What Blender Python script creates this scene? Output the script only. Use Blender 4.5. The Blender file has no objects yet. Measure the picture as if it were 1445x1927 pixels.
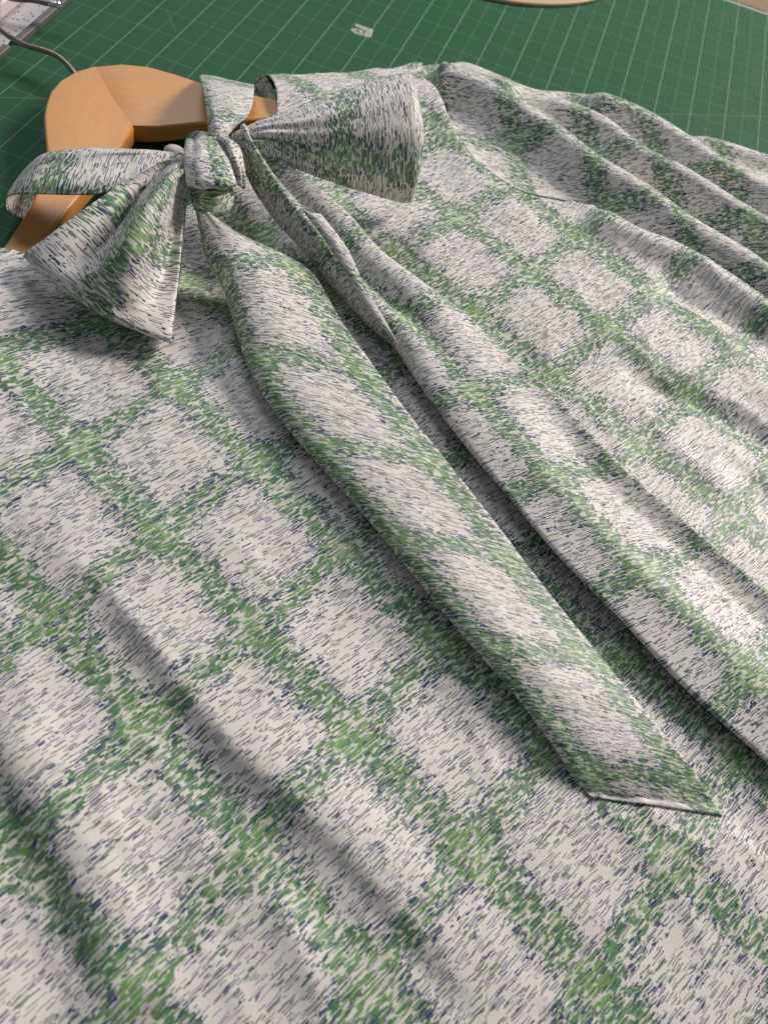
import bpy, math
import numpy as np
from mathutils import Matrix, Vector

# ---------------------------------------------------------------- camera, world, lamps, exposure
CM = 0.01                      # everything below is measured in centimetres on the mat
sc = bpy.context.scene
col = sc.collection
cam_d = bpy.data.cameras.new('camera'); cam = bpy.data.objects.new('camera', cam_d); col.objects.link(cam)
cam.matrix_world = Matrix(((0.950371, -0.311119, 0.0, 0.0),
                           (0.259948, 0.794060, -0.549450, -0.176968),
                           (0.170944, 0.522182, 0.835526, 0.269108),
                           (0, 0, 0, 1)))
cam_d.sensor_fit = 'VERTICAL'; cam_d.sensor_height = 36.0; cam_d.lens = 1440 / 1927 * 36
cam_d.clip_start = 0.01; cam_d.clip_end = 20
cam_d.dof.use_dof = True; cam_d.dof.focus_distance = 0.335; cam_d.dof.aperture_fstop = 26.9 / 2.0
sc.camera = cam

world = bpy.data.worlds.new('World'); sc.world = world; world.use_nodes = True
wb = world.node_tree.nodes['Background']
wb.inputs[0].default_value = (0.86, 0.93, 1.0, 1); wb.inputs[1].default_value = 0.15

def lamp(name, loc, target, size, power, colour):
    d = bpy.data.lights.new(name, 'AREA'); d.shape = 'DISK'; d.size = size; d.energy = power; d.color = colour
    o = bpy.data.objects.new(name, d); col.objects.link(o)
    o.location = loc
    o.rotation_euler = (Vector(target) - Vector(loc)).to_track_quat('-Z', 'Y').to_euler()
    return o
lamp('key_lamp', (1.50, 1.80, 1.50), (0, 0.05, 0), 0.75, 76.0, (1.0, 0.915, 0.86))
lamp('fill_lamp', (-0.50, 0.85, 0.75), (-0.12, 0.1, 0), 0.40, 3.0, (0.90, 0.95, 1.0))
sc.cycles.max_bounces = 5; sc.cycles.diffuse_bounces = 3; sc.cycles.glossy_bounces = 2; sc.cycles.transmission_bounces = 2
sc.view_settings.view_transform = 'Standard'; sc.view_settings.look = 'None'
sc.view_settings.exposure = -0.06; sc.view_settings.gamma = 1.0; sc.view_settings.use_curve_mapping = False

rng = np.random.default_rng(7)

# ---------------------------------------------------------------- node helpers
class NT:
    def __init__(self, tree): self.t = tree
    def n(self, kind, **kw):
        nd = self.t.nodes.new(kind)
        for k, v in kw.items(): setattr(nd, k, v)
        return nd
    def put(self, sock, v):
        if hasattr(v, 'is_output'): self.t.links.new(v, sock)
        else: sock.default_value = v
    def m(self, op, a, b=None, c=None, clamp=False):
        nd = self.n('ShaderNodeMath', operation=op); nd.use_clamp = clamp
        self.put(nd.inputs[0], a)
        if b is not None: self.put(nd.inputs[1], b)
        if c is not None: self.put(nd.inputs[2], c)
        return nd.outputs[0]
    def ss(self, x, a, b):                     # smoothstep from a (0) to b (1)
        nd = self.n('ShaderNodeMapRange', interpolation_type='SMOOTHSTEP')
        self.put(nd.inputs[0], x); nd.inputs[1].default_value = a; nd.inputs[2].default_value = b
        nd.inputs[3].default_value = 0.0; nd.inputs[4].default_value = 1.0
        return nd.outputs[0]
    def mix(self, f, a, b):
        nd = self.n('ShaderNodeMix', data_type='RGBA')
        self.put(nd.inputs[0], f); self.put(nd.inputs[6], a); self.put(nd.inputs[7], b)
        return nd.outputs[2]
    def xyz(self, x, y, z=0.0):
        nd = self.n('ShaderNodeCombineXYZ')
        self.put(nd.inputs[0], x); self.put(nd.inputs[1], y); self.put(nd.inputs[2], z)
        return nd.outputs[0]
    def sep(self, v):
        nd = self.n('ShaderNodeSeparateXYZ'); self.put(nd.inputs[0], v); return nd.outputs
    def noise(self, v, scale, detail=2.0, rough=0.5, out=0):
        nd = self.n('ShaderNodeTexNoise'); self.put(nd.inputs['Vector'], v)
        nd.inputs['Scale'].default_value = scale; nd.inputs['Detail'].default_value = detail; nd.inputs['Roughness'].default_value = rough
        return nd.outputs[out]

def material(name):
    m = bpy.data.materials.new(name); m.use_nodes = True
    return m, NT(m.node_tree), m.node_tree.nodes['Principled BSDF']

def dash_group():
    g = bpy.data.node_groups.new('dash_layer', 'ShaderNodeTree')
    for nm in ('U', 'V', 'Pitch', 'Length', 'Width', 'Seed', 'Density'):
        g.interface.new_socket(nm, in_out='INPUT', socket_type='NodeSocketFloat')
    for nm in ('Mask', 'Rand', 'Soft'):
        g.interface.new_socket(nm, in_out='OUTPUT', socket_type='NodeSocketFloat')
    N = NT(g); i = N.n('NodeGroupInput').outputs; o = N.n('NodeGroupOutput').inputs
    a = N.m('ADD', N.m('DIVIDE', i['V'], i['Pitch']), i['Seed'])
    row = N.m('FLOOR', a); fa = N.m('SUBTRACT', N.m('FRACT', a), 0.5)
    wn = N.n('ShaderNodeTexWhiteNoise', noise_dimensions='2D'); N.put(wn.inputs['Vector'], N.xyz(row, i['Seed']))
    b = N.m('ADD', N.m('DIVIDE', i['U'], i['Length']), N.m('MULTIPLY', wn.outputs['Value'], 37.0))
    cell = N.m('FLOOR', b); fb = N.m('SUBTRACT', N.m('FRACT', b), 0.5)
    w2 = N.n('ShaderNodeTexWhiteNoise', noise_dimensions='3D'); N.put(w2.inputs['Vector'], N.xyz(row, cell, i['Seed']))
    r = N.sep(w2.outputs['Color'])
    fa = N.m('ADD', fa, N.m('MULTIPLY', N.m('SUBTRACT', r[1], 0.5), 0.45))
    hl = N.m('MULTIPLY_ADD', r[2], 0.30, 0.16)                      # half length, share of the cell
    hw = N.m('MULTIPLY', i['Width'], N.m('MULTIPLY_ADD', r[1], 0.8, 0.6))  # half width in cm
    across = N.m('DIVIDE', N.m('MULTIPLY', N.m('ABSOLUTE', fa), i['Pitch']), hw)
    along = N.m('ADD', N.m('DIVIDE', N.m('MULTIPLY', N.m('SUBTRACT', N.m('ABSOLUTE', fb), hl), i['Length']), N.m('MULTIPLY', hw, 1.6)), 1.0)
    along = N.m('MAXIMUM', along, 0.0)
    d = N.m('ADD', N.m('POWER', across, 2.0), N.m('POWER', along, 2.0))
    shape = N.m('LESS_THAN', d, 1.0)
    there = N.m('LESS_THAN', r[0], i['Density'])
    N.put(o['Mask'], N.m('MULTIPLY', shape, there)); N.put(o['Rand'], w2.outputs['Value']); N.put(o['Soft'], N.m('MULTIPLY', N.ss(d, 1.9, 0.45), there))
    return g
DASH = dash_group()
KS = 0.70                      # size of the strokes
PT, PS = 4.75, 5.15            # repeat of the plaid across and along the cloth (cm)

def make_print():
    m, N, bsdf = material('printed_sateen')
    uvn = N.n('ShaderNodeUVMap'); s_ = N.sep(uvn.outputs[0])
    t, s = s_[0], s_[1]                         # t: along the dashes, s: across them (cm of cloth)
    P = N.xyz(t, s)
    # hand-drawn wobble
    wob = N.sep(N.noise(P, 2.2, 1.0, 0.6, out=1))
    wob2 = N.sep(N.noise(P, 9.0, 1.0, 0.5, out=1))
    u = N.m('ADD', N.m('MULTIPLY_ADD', wob[0], 0.5, t), N.m('MULTIPLY', wob2[0], 0.10))
    v = N.m('ADD', N.m('MULTIPLY_ADD', wob[1], 0.12, s), N.m('MULTIPLY', wob2[1], 0.035))
    v = N.m('ADD', v, N.m('MULTIPLY', t, -0.14))  # strokes lean a little against the weft
    # plaid
    big = N.sep(N.noise(P, 0.8, 2.0, 0.6, out=1))
    sm = N.noise(P, 1.9, 2.0, 0.7)
    tt = N.m('ADD', t, N.m('MULTIPLY_ADD', big[0], 1.1, -0.55)); ss_ = N.m('ADD', s, N.m('MULTIPLY_ADD', big[1], 1.1, -0.55))
    dt = N.m('MULTIPLY', N.m('ABSOLUTE', N.m('SUBTRACT', N.m('FRACT', N.m('ADD', N.m('DIVIDE', tt, PT), 0.5)), 0.5)), PT)
    ds = N.m('MULTIPLY', N.m('ABSOLUTE', N.m('SUBTRACT', N.m('FRACT', N.m('ADD', N.m('DIVIDE', ss_, PS), 0.5)), 0.5)), PS)
    bt = N.ss(dt, 1.22, 0.05); bs = N.ss(ds, 1.10, 0.0)
    band = N.m('SUBTRACT', 1.0, N.m('MULTIPLY', N.m('SUBTRACT', 1.0, bt), N.m('SUBTRACT', 1.0, N.m('MULTIPLY', bs, 0.88))))   # rounded pale patches between the bands
    node = N.m('MULTIPLY', bt, bs)
    band = N.m('ADD', band, N.m('MULTIPLY_ADD', sm, 0.95, -0.46))
    band = N.m('MULTIPLY', band, 1.0, clamp=True)
    def dash(pitch, length, width, seed, dens, soft=False):
        g = N.n('ShaderNodeGroup'); g.node_tree = DASH
        for k, x in zip(('U', 'V', 'Pitch', 'Length', 'Width', 'Seed', 'Density'), (u, v, pitch * KS, length * KS, width * KS, seed, dens)):
            N.put(g.inputs[k], x)
        return g.outputs[2 if soft else 0], g.outputs[1]
    white = N.mix(N.noise(P, 0.5, 2.0), (0.87, 0.805, 0.775, 1), (0.87, 0.825, 0.765, 1))
    c = white
    gd = N.ss(band, 0.12, 0.75)
    lo = N.ss(band, 0.35, 0.90)
    # soft brushed wash of pale green below the bands, a few streaks in the open ground
    streak = N.noise(N.xyz(N.m('MULTIPLY', u, 1.6), N.m('MULTIPLY', v, 6.5)), 1.0, 2.0, 0.6)
    c = N.mix(N.m('MULTIPLY', N.m('MULTIPLY', lo, N.ss(streak, 0.40, 0.66)), 0.45), c, (0.42, 0.56, 0.30, 1))
    wash, wr = dash(0.30, 1.05, 0.11, 11.3, N.m('MULTIPLY_ADD', band, 0.50, 0.08), True)
    c = N.mix(N.m('MULTIPLY', wash, 0.42), c, N.mix(wr, (0.60, 0.66, 0.40, 1), (0.46, 0.62, 0.44, 1)))
    green = lambda r: N.mix(N.m('MULTIPLY', node, 1.3, clamp=True), N.mix(r, (0.070, 0.215, 0.080, 1), (0.155, 0.365, 0.095, 1)), N.mix(r, (0.14, 0.34, 0.08, 1), (0.255, 0.475, 0.12, 1)))
    for pitch, ln, wd, seed, dn in ((0.21, 0.85, 0.082, 3.1, N.m('MULTIPLY', lo, 0.78)), (0.16, 0.74, 0.056, 21.7, N.m('MULTIPLY', gd, 0.58)), (0.125, 0.62, 0.034, 33.7, N.m('MULTIPLY_ADD', gd, 0.34, 0.06))):
        k, r = dash(pitch, ln, wd, seed, dn, True); c = N.mix(N.m('MULTIPLY', k, 0.92), c, green(r))
    # thin olive strokes in the open ground
    k, r = dash(0.20, 1.15, 0.030, 41.9, 0.28, True); c = N.mix(N.m('MULTIPLY', k, 0.85), c, N.mix(r, (0.13, 0.21, 0.09, 1), (0.25, 0.33, 0.14, 1)))
    # cream slivers left between the strokes
    k, r = dash(0.125, 0.75, 0.012, 55.2, N.m('MULTIPLY', gd, 0.55)); c = N.mix(N.m('MULTIPLY', k, 0.85), c, (0.66, 0.69, 0.55, 1))
    # navy dashes: thin everywhere, thick in knots along the edge of the bands
    edge = N.m('MULTIPLY', N.m('MULTIPLY', band, N.m('SUBTRACT', 1.0, band)), 4.0)
    nvy = lambda r: N.mix(r, (0.038, 0.050, 0.155, 1), (0.085, 0.105, 0.280, 1))
    k, r = dash(0.116, 0.98, 0.0195, 71.4, N.m('SUBTRACT', 0.72, N.m('MULTIPLY', lo, 0.22))); c = N.mix(k, c, nvy(r))
    k, r = dash(0.150, 0.44, 0.0205, 83.8, N.m('MULTIPLY_ADD', edge, 0.30, 0.12)); c = N.mix(k, c, nvy(r))
    k, r = dash(0.155, 0.50, 0.036, 97.6, N.m('MULTIPLY_ADD', edge, 0.42, -0.03)); c = N.mix(k, c, nvy(r))
    N.put(bsdf.inputs['Base Color'], c)
    bsdf.inputs['Roughness'].default_value = 0.47
    bsdf.inputs['Specular IOR Level'].default_value = 0.36
    bsdf.inputs['Sheen Weight'].default_value = 0.08
    # fine twill weave
    wv = N.n('ShaderNodeTexWave', wave_type='BANDS', bands_direction='DIAGONAL'); N.put(wv.inputs['Vector'], P)
    wv.inputs['Scale'].default_value = 6.0; wv.inputs['Distortion'].default_value = 1.2; wv.inputs['Detail'].default_value = 1.0
    bp = N.n('ShaderNodeBump'); bp.inputs['Strength'].default_value = 0.30; bp.inputs['Distance'].default_value = 0.0002
    N.put(bp.inputs['Height'], N.m('MULTIPLY_ADD', N.noise(P, 2.4, 3.0, 0.55), 2.2, N.m('MULTIPLY', wv.outputs['Fac'], 0.25)))
    N.put(bsdf.inputs['Normal'], bp.outputs[0])
    return m
PRINT = make_print()

def make_wood():
    m, N, b = material('varnished_beech')
    tc = N.n('ShaderNodeUVMap'); p = N.sep(tc.outputs[0])
    g = N.xyz(N.m('MULTIPLY', p[0], 0.12), p[1])
    n1 = N.noise(g, 2.2, 4.0, 0.6); n2 = N.noise(N.xyz(N.m('MULTIPLY', p[0], 0.5), N.m('MULTIPLY', p[1], 9.0)), 2.0, 3.0, 0.6)
    n3 = N.noise(N.xyz(p[0], p[1]), 0.5, 2.0)
    c = N.mix(n1, (0.62, 0.255, 0.058, 1), (0.80, 0.385, 0.105, 1))
    c = N.mix(N.m('MULTIPLY', N.ss(n2, 0.48, 0.70), 0.55), c, (0.50, 0.23, 0.075, 1))
    c = N.mix(N.m('MULTIPLY', n3, 0.4), c, (0.72, 0.36, 0.12, 1))
    N.put(b.inputs['Base Color'], c)
    N.put(b.inputs['Roughness'], N.m('MULTIPLY_ADD', n2, 0.12, 0.42))
    b.inputs['Coat Weight'].default_value = 0.15; b.inputs['Coat Roughness'].default_value = 0.25
    return m
WOOD = make_wood()

GRID0 = (-29.353, 29.499); GA = (2.53721, -0.119056); U1 = 2.54
def make_mat():
    m, N, b = material('cutting_mat_vinyl')
    tc = N.n('ShaderNodeTexCoord'); p = N.sep(tc.outputs['Object'])
    x = N.m('SUBTRACT', N.m('MULTIPLY', p[0], 100.0), GRID0[0]); y = N.m('SUBTRACT', N.m('MULTIPLY', p[1], 100.0), GRID0[1])
    ca, sa = GA[0] / U1, GA[1] / U1
    a = N.m('ADD', N.m('MULTIPLY', x, ca), N.m('MULTIPLY', y, sa)); q = N.m('SUBTRACT', N.m('MULTIPLY', y, ca), N.m('MULTIPLY', x, sa))
    def lines(c, off, period, w):
        f = N.m('FRACT', N.m('ADD', N.m('DIVIDE', N.m('SUBTRACT', c, off), period), 0.5))
        d = N.m('MULTIPLY', N.m('ABSOLUTE', N.m('SUBTRACT', f, 0.5)), period)
        return N.m('LESS_THAN', d, w / 2)
    P = N.xyz(x, y)
    wear = N.noise(P, 0.35, 4.0, 0.6); fine = N.noise(P, 6.0, 3.0, 0.6); grit = N.noise(P, 40.0, 2.0, 0.7)
    c = N.mix(wear, (0.018, 0.092, 0.040, 1), (0.028, 0.122, 0.054, 1))
    c = N.mix(N.m('MULTIPLY', grit, 0.25), c, (0.052, 0.145, 0.095, 1))
    brk = N.ss(fine, 0.30, 0.55)                                     # ink worn off in places
    ink = (0.30, 0.42, 0.32, 1)
    for cc, off, per, w, al in ((a, 0, U1, 0.070, 0.56), (a, U1 / 2, U1, 0.042, 0.30), (q, 0, U1, 0.046, 0.36), (q, U1 / 2, U1, 0.032, 0.15)):
        k = N.m('MULTIPLY', lines(cc, off, per, w), N.m('MULTIPLY', N.m('MULTIPLY_ADD', brk, 0.45, 0.55), al))
        c = N.mix(k, c, ink)
    # old blade cuts
    for ang, sd in ((0.5, 3.1), (2.2, 7.7)):
        xx = N.m('ADD', N.m('MULTIPLY', x, math.cos(ang)), N.m('MULTIPLY', y, math.sin(ang))); yy = N.m('SUBTRACT', N.m('MULTIPLY', y, math.cos(ang)), N.m('MULTIPLY', x, math.sin(ang)))
        cut = N.noise(N.xyz(N.m('MULTIPLY', xx, 0.16), N.m('MULTIPLY', yy, 5.0), sd), 1.0, 1.0, 0.5)
        c = N.mix(N.m('MULTIPLY', N.ss(cut, 0.735, 0.76), 0.30), c, (0.10, 0.22, 0.15, 1))
    # one 30 degree guide line
    th = math.radians(29.4); dx, dy = math.cos(th), math.sin(th); x0, y0 = -27.214 - GRID0[0], 18.117 - GRID0[1]
    dl = N.m('ABSOLUTE', N.m('SUBTRACT', N.m('MULTIPLY', N.m('SUBTRACT', y, y0), dx), N.m('MULTIPLY', N.m('SUBTRACT', x, x0), dy)))
    c = N.mix(N.m('MULTIPLY', N.m('LESS_THAN', dl, 0.03), 0.35), c, ink)
    # pale border line just inside the far edge
    bl = N.m('LESS_THAN', N.m('ABSOLUTE', N.m('SUBTRACT', q, 33.45)), 0.16)
    c = N.mix(N.m('MULTIPLY', bl, 0.8), c, (0.45, 0.48, 0.42, 1))
    N.put(b.inputs['Base Color'], c)
    N.put(b.inputs['Roughness'], N.m('MULTIPLY_ADD', fine, 0.15, 0.62)); b.inputs['Specular IOR Level'].default_value = 0.22
    bp = N.n('ShaderNodeBump'); bp.inputs['Strength'].default_value = 0.25; bp.inputs['Distance'].default_value = 0.0003
    N.put(bp.inputs['Height'], grit); N.put(b.inputs['Normal'], bp.outputs[0])
    return m
MATM = make_mat()

def plain(name, c, rough=0.5, metal=0.0, var=0.12, scale=3.0):
    m, N, b = material(name)
    tc = N.n('ShaderNodeTexCoord'); n = N.noise(tc.outputs['Object'], scale * 100, 4.0, 0.6)
    k = N.mix(n, tuple(x * (1 - var) for x in c) + (1,), tuple(min(1, x * (1 + var)) for x in c) + (1,))
    N.put(b.inputs['Base Color'], k); b.inputs['Roughness'].default_value = rough; b.inputs['Metallic'].default_value = metal
    return m
WIRE = plain('dull_steel_wire', (0.30, 0.27, 0.24), 0.42, 0.75)
CHROME = plain('polished_steel', (0.80, 0.80, 0.80), 0.12, 1.0, 0.03)
TABLE = plain('brown_table_top', (0.30, 0.20, 0.12), 0.5, 0, 0.25, 0.6)
PALEWOOD = plain('pale_wood', (0.66, 0.47, 0.29), 0.45, 0, 0.08, 0.5)
RIM = plain('dark_grey_rim', (0.135, 0.115, 0.11), 0.45)
PALE = plain('pale_plastic', (0.70, 0.62, 0.61), 0.35, 0, 0.04)
THREAD = plain('pale_thread', (0.62, 0.66, 0.58), 0.7, 0, 0.15)
GREY = plain('grey_print', (0.42, 0.44, 0.41), 0.6, 0, 0.1)
INKD = plain('dark_print', (0.06, 0.09, 0.075), 0.6, 0, 0.1)
def make_speckle():
    m, N, b = material('speckled_laminate')
    tc = N.n('ShaderNodeTexCoord'); P = tc.outputs['Object']
    v = N.n('ShaderNodeTexVoronoi', feature='F1'); N.put(v.inputs['Vector'], P); v.inputs['Scale'].default_value = 420.0
    k = N.m('MULTIPLY', N.m('LESS_THAN', v.outputs['Distance'], 0.33), N.m('LESS_THAN', N.sep(v.outputs['Color'])[0], 0.45))
    c = N.mix(N.noise(P, 150.0, 3.0), (0.42, 0.40, 0.42, 1), (0.58, 0.55, 0.57, 1))
    N.put(b.inputs['Base Color'], N.mix(k, c, (0.06, 0.05, 0.07, 1))); b.inputs['Roughness'].default_value = 0.35
    return m
SPECK = make_speckle()

# ---------------------------------------------------------------- mesh helpers
def link(name, me, mat, parent=None):
    o = bpy.data.objects.new(name, me); col.objects.link(o)
    if mat: me.materials.append(mat)
    if parent: o.parent = parent
    return o
def tag(o, label, cat, group=None):
    o['label'] = label; o['category'] = cat
    if group: o['group'] = group
    return o
def empty(name, loc=(0, 0, 0)):
    o = bpy.data.objects.new(name, None); col.objects.link(o); o.location = Vector(loc) * CM
    o.empty_display_size = 0.02
    return o
def mesh_grid(name, V, faces, UV, mat, parent=None, thick=0.05, smooth=True):
    me = bpy.data.meshes.new(name)
    me.from_pydata((np.asarray(V) * CM).tolist(), [], faces.tolist() if hasattr(faces, 'tolist') else faces)
    uvl = me.uv_layers.new(name='UVMap')
    li = np.empty(len(me.loops), dtype=np.int32); me.loops.foreach_get('vertex_index', li)
    uvl.data.foreach_set('uv', np.asarray(UV, dtype=np.float32)[li].ravel())
    if smooth: me.polygons.foreach_set('use_smooth', np.ones(len(me.polygons), dtype=bool))
    me.update()
    o = link(name, me, mat, parent)
    if thick:
        sm = o.modifiers.new('cloth_thickness', 'SOLIDIFY'); sm.thickness = thick * CM; sm.offset = -1.0
    return o
def grid_faces(nr, nc):
    i = np.arange(nr - 1)[:, None] * nc + np.arange(nc - 1)[None, :]
    i = i.ravel()
    return np.stack([i, i + 1, i + nc + 1, i + nc], 1)
def crom(P, k):
    """Catmull-Rom through P (n, d, ...) with k steps per span"""
    P = np.asarray(P, float); n = len(P)
    E = np.concatenate([(2 * P[0] - P[1])[None], P, (2 * P[-1] - P[-2])[None]])
    out = []
    for i in range(n - 1):
        p0, p1, p2, p3 = E[i], E[i + 1], E[i + 2], E[i + 3]
        for t in np.arange(k) / k:
            out.append(0.5 * (2 * p1 + (p2 - p0) * t + (2 * p0 - 5 * p1 + 4 * p2 - p3) * t * t + (3 * p1 - p0 - 3 * p2 + p3) * t ** 3))
    out.append(P[-1])
    return np.array(out)
def vnoise(x, y, seed=0):
    """smooth value noise, about -1..1"""
    r = np.random.default_rng(seed).uniform(-1, 1, (64, 64))
    xi = np.floor(x).astype(int); yi = np.floor(y).astype(int); fx = x - xi; fy = y - yi
    fx = fx * fx * (3 - 2 * fx); fy = fy * fy * (3 - 2 * fy)
    g = lambda a, b: r[a % 64, b % 64]
    return (g(xi, yi) * (1 - fx) + g(xi + 1, yi) * fx) * (1 - fy) + (g(xi, yi + 1) * (1 - fx) + g(xi + 1, yi + 1) * fx) * fy
AX = math.radians(-28.5); MS = np.array([math.cos(AX), math.sin(AX)]); MT = np.array([-math.sin(AX), math.cos(AX)])
def cloth_uv(x, y, rot=0.0):
    a = AX + rot
    s = x * math.cos(a) + y * math.sin(a); t = -x * math.sin(a) + y * math.cos(a)
    return t, s
def seg_dist(X, Y, pts):
    """distance to a polyline, signed side (+ is left of travel), and arc fraction"""
    best = np.full(X.shape, 1e9); side = np.zeros(X.shape); frac = np.zeros(X.shape)
    pts = np.asarray(pts, float)[:, :2]; L = np.linalg.norm(np.diff(pts, axis=0), axis=1); cum = np.concatenate([[0], np.cumsum(L)])
    for i in range(len(pts) - 1):
        a, d = pts[i], pts[i + 1] - pts[i]
        h = np.clip(((X - a[0]) * d[0] + (Y - a[1]) * d[1]) / (d @ d), 0, 1)
        dx = X - a[0] - h * d[0]; dy = Y - a[1] - h * d[1]; D = np.hypot(dx, dy)
        k = D < best
        best = np.where(k, D, best); side = np.where(k, np.sign(d[0] * dy - d[1] * dx), side); frac = np.where(k, (cum[i] + h * L[i]) / cum[-1], frac)
    return best, side, frac
def inside(X, Y, poly):
    poly = np.asarray(poly, float)[:, :2]; c = np.zeros(X.shape, bool); n = len(poly)
    for i in range(n):
        (x1, y1), (x2, y2) = poly[i], poly[(i + 1) % n]
        k = ((y1 > Y) != (y2 > Y)) & (X < (x2 - x1) * (Y - y1) / (y2 - y1 + 1e-12) + x1)
        c ^= k
    return c
def nearest(X, Y, pts):
    pts = np.asarray(pts, float)[:, :2]; best = np.full(X.shape, 1e9); nx = X.copy(); ny = Y.copy()
    for i in range(len(pts) - 1):
        a, d = pts[i], pts[i + 1] - pts[i]
        h = np.clip(((X - a[0]) * d[0] + (Y - a[1]) * d[1]) / (d @ d + 1e-12), 0, 1)
        qx = a[0] + h * d[0]; qy = a[1] + h * d[1]; D = np.hypot(X - qx, Y - qy); k = D < best
        best = np.where(k, D, best); nx = np.where(k, qx, nx); ny = np.where(k, qy, ny)
    return nx, ny
def fold(X, Y, pts, amp, wl, wr, ends=0.12, pw=2.0):
    """a fold along a polyline: amp in cm, width to its left and to its right"""
    p = crom(np.asarray(pts, float)[:, :2], 6)
    d, sd, fr = seg_dist(X, Y, p)
    w = np.where(sd > 0, wl, wr)
    e = np.clip(fr / ends, 0, 1) * np.clip((1 - fr) / ends, 0, 1) if ends > 0 else 1.0
    e = e * e * (3 - 2 * e) if ends > 0 else 1.0
    return amp * np.exp(-(d / w) ** pw) * e

# ---------------------------------------------------------------- setting: table and mat
def box(name, lo, hi, mat, parent=None, bevel=0.0):
    x0, y0, z0 = lo; x1, y1, z1 = hi
    V = [(x0, y0, z0), (x1, y0, z0), (x1, y1, z0), (x0, y1, z0), (x0, y0, z1), (x1, y0, z1), (x1, y1, z1), (x0, y1, z1)]
    F = [(0, 3, 2, 1), (4, 5, 6, 7), (0, 1, 5, 4), (1, 2, 6, 5), (2, 3, 7, 6), (3, 0, 4, 7)]
    o = mesh_grid(name, V, F, [(v[0], v[1]) for v in V], mat, parent, 0, False)
    if bevel:
        b = o.modifiers.new('bevel', 'BEVEL'); b.width = bevel * CM; b.segments = 3
    return o
table = box('table', (-70, -50, -3.3), (70, 100, -0.32), TABLE); table['kind'] = 'structure'
def prism(name, pts, z0, z1, mat, parent=None, bevel=0.0, seg=3, uv=None):
    n = len(pts); V = [(p[0], p[1], z0) for p in pts] + [(p[0], p[1], z1) for p in pts]
    F = [tuple(range(n))[::-1], tuple(range(n, 2 * n))] + [(i, (i + 1) % n, n + (i + 1) % n, n + i) for i in range(n)]
    o = mesh_grid(name, V, F, [uv(v) if uv else (v[0], v[1]) for v in V], mat, parent, 0, False)
    if bevel:
        b = o.modifiers.new('bevel', 'BEVEL'); b.width = bevel * CM; b.segments = seg; b.limit_method = 'ANGLE'
        o.data.polygons.foreach_set('use_smooth', np.ones(len(o.data.polygons), dtype=bool))
    return o
def gridpt(a, b):
    return (GRID0[0] + a * GA[0] - b * GA[1], GRID0[1] + a * GA[1] + b * GA[0])
mat_o = tag(empty('cutting_mat', (0, 20, 0)), 'green self-healing cutting mat printed with a pale square grid, under the blouse', 'cutting mat')
sheet = prism('mat_sheet', [gridpt(0.15, -28), gridpt(34, -28), gridpt(34, 13.35), gridpt(0.15, 13.35)], -0.30, 0.0, MATM, None, 0.05)
sheet.parent = mat_o; sheet.location = (0, -20 * CM, 0)

# size mark printed on the mat
mk = prism('size_mark', [(-12.35, 37.70), (-11.05, 37.64), (-10.93, 36.55), (-11.32, 36.38), (-11.42, 37.15), (-12.33, 37.36)], 0.004, 0.010, GREY, mat_o)
mk.location = (0, -20 * CM, 0)
import bmesh
def disc(name, c, rx, ry, z, mat, parent):
    V = [(c[0] + rx * math.cos(k * math.pi / 14), c[1] + ry * math.sin(k * math.pi / 14)) for k in range(28)]
    return prism(name, V, 0.005, z, mat, parent)
dk = disc('mark_oval', (-11.80, 36.75), 0.62, 0.36, 0.013, GREY, mat_o); dk.location = (0, -20 * CM, 0)
fc = bpy.data.curves.new('mark_text', 'FONT'); fc.body = 'A3'; fc.size = 0.70 * CM; fc.align_x = 'CENTER'; fc.align_y = 'CENTER'; fc.extrude = 0.0001 * CM
fo = bpy.data.objects.new('mark_text_tmp', fc); col.objects.link(fo)
dg = bpy.context.evaluated_depsgraph_get(); tm = bpy.data.meshes.new_from_object(fo.evaluated_get(dg)); bpy.data.objects.remove(fo)
tx = link('mark_text', tm, INKD, mat_o); tx.location = (-11.80 * CM, (36.75 - 20) * CM, 0.0155 * CM); tx.rotation_euler = (0, 0, math.radians(-2.7))

# ---------------------------------------------------------------- blouse front (one cut piece of cloth)
SHOULDER = [(-15.07, 25.83, 1.40), (-13.31, 27.72, 1.20), (-11.16, 29.54, 1.20), (-8.97, 31.69, 1.20), (-7.59, 33.25, 1.20), (-6.76, 33.66, 1.40)]
ARMHOLE = [(-6.51, 32.16, 1.90), (-5.09, 29.43, 1.90), (-3.18, 26.36, 1.90), (-1.46, 24.54, 1.90), (0.42, 23.43, 1.80), (1.99, 22.95, 1.80), (4.41, 23.42, 1.70)]
SIDE = [(6.57, 23.69, 1.20), (8.46, 23.08, 1.20), (10.27, 22.95, 1.20), (12.56, 23.27, 1.20), (14.72, 22.10, 1.20), (16.60, 20.75, 1.20), (22.66, 17.50, 1.20)]
HEM = [(27, 10, 0), (27, -26, 0), (-14, -27, 0), (-27, -12, 0)]
LSHOULDER = [(-25.14, 4.21, 1.90), (-22.21, 4.99, 2.00), (-20.39, 5.25, 2.10), (-19.48, 5.37, 2.10), (-18.83, 5.52, 2.10), (-18.33, 5.58, 2.10)]
NECK = [(-17.0, 7.6, 1), (-15.6, 9.6, 1), (-14.6, 12.0, 1), (-13.7, 14.6, 1), (-12.9, 18.0, 1), (-12.52, 21.67, 1.60), (-13.06, 23.12, 1.60), (-14.08, 24.89, 1.60), (-14.77, 25.55, 1.50)]
BODY = SHOULDER + ARMHOLE + SIDE + HEM + LSHOULDER + NECK
OUTER = SHOULDER
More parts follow.
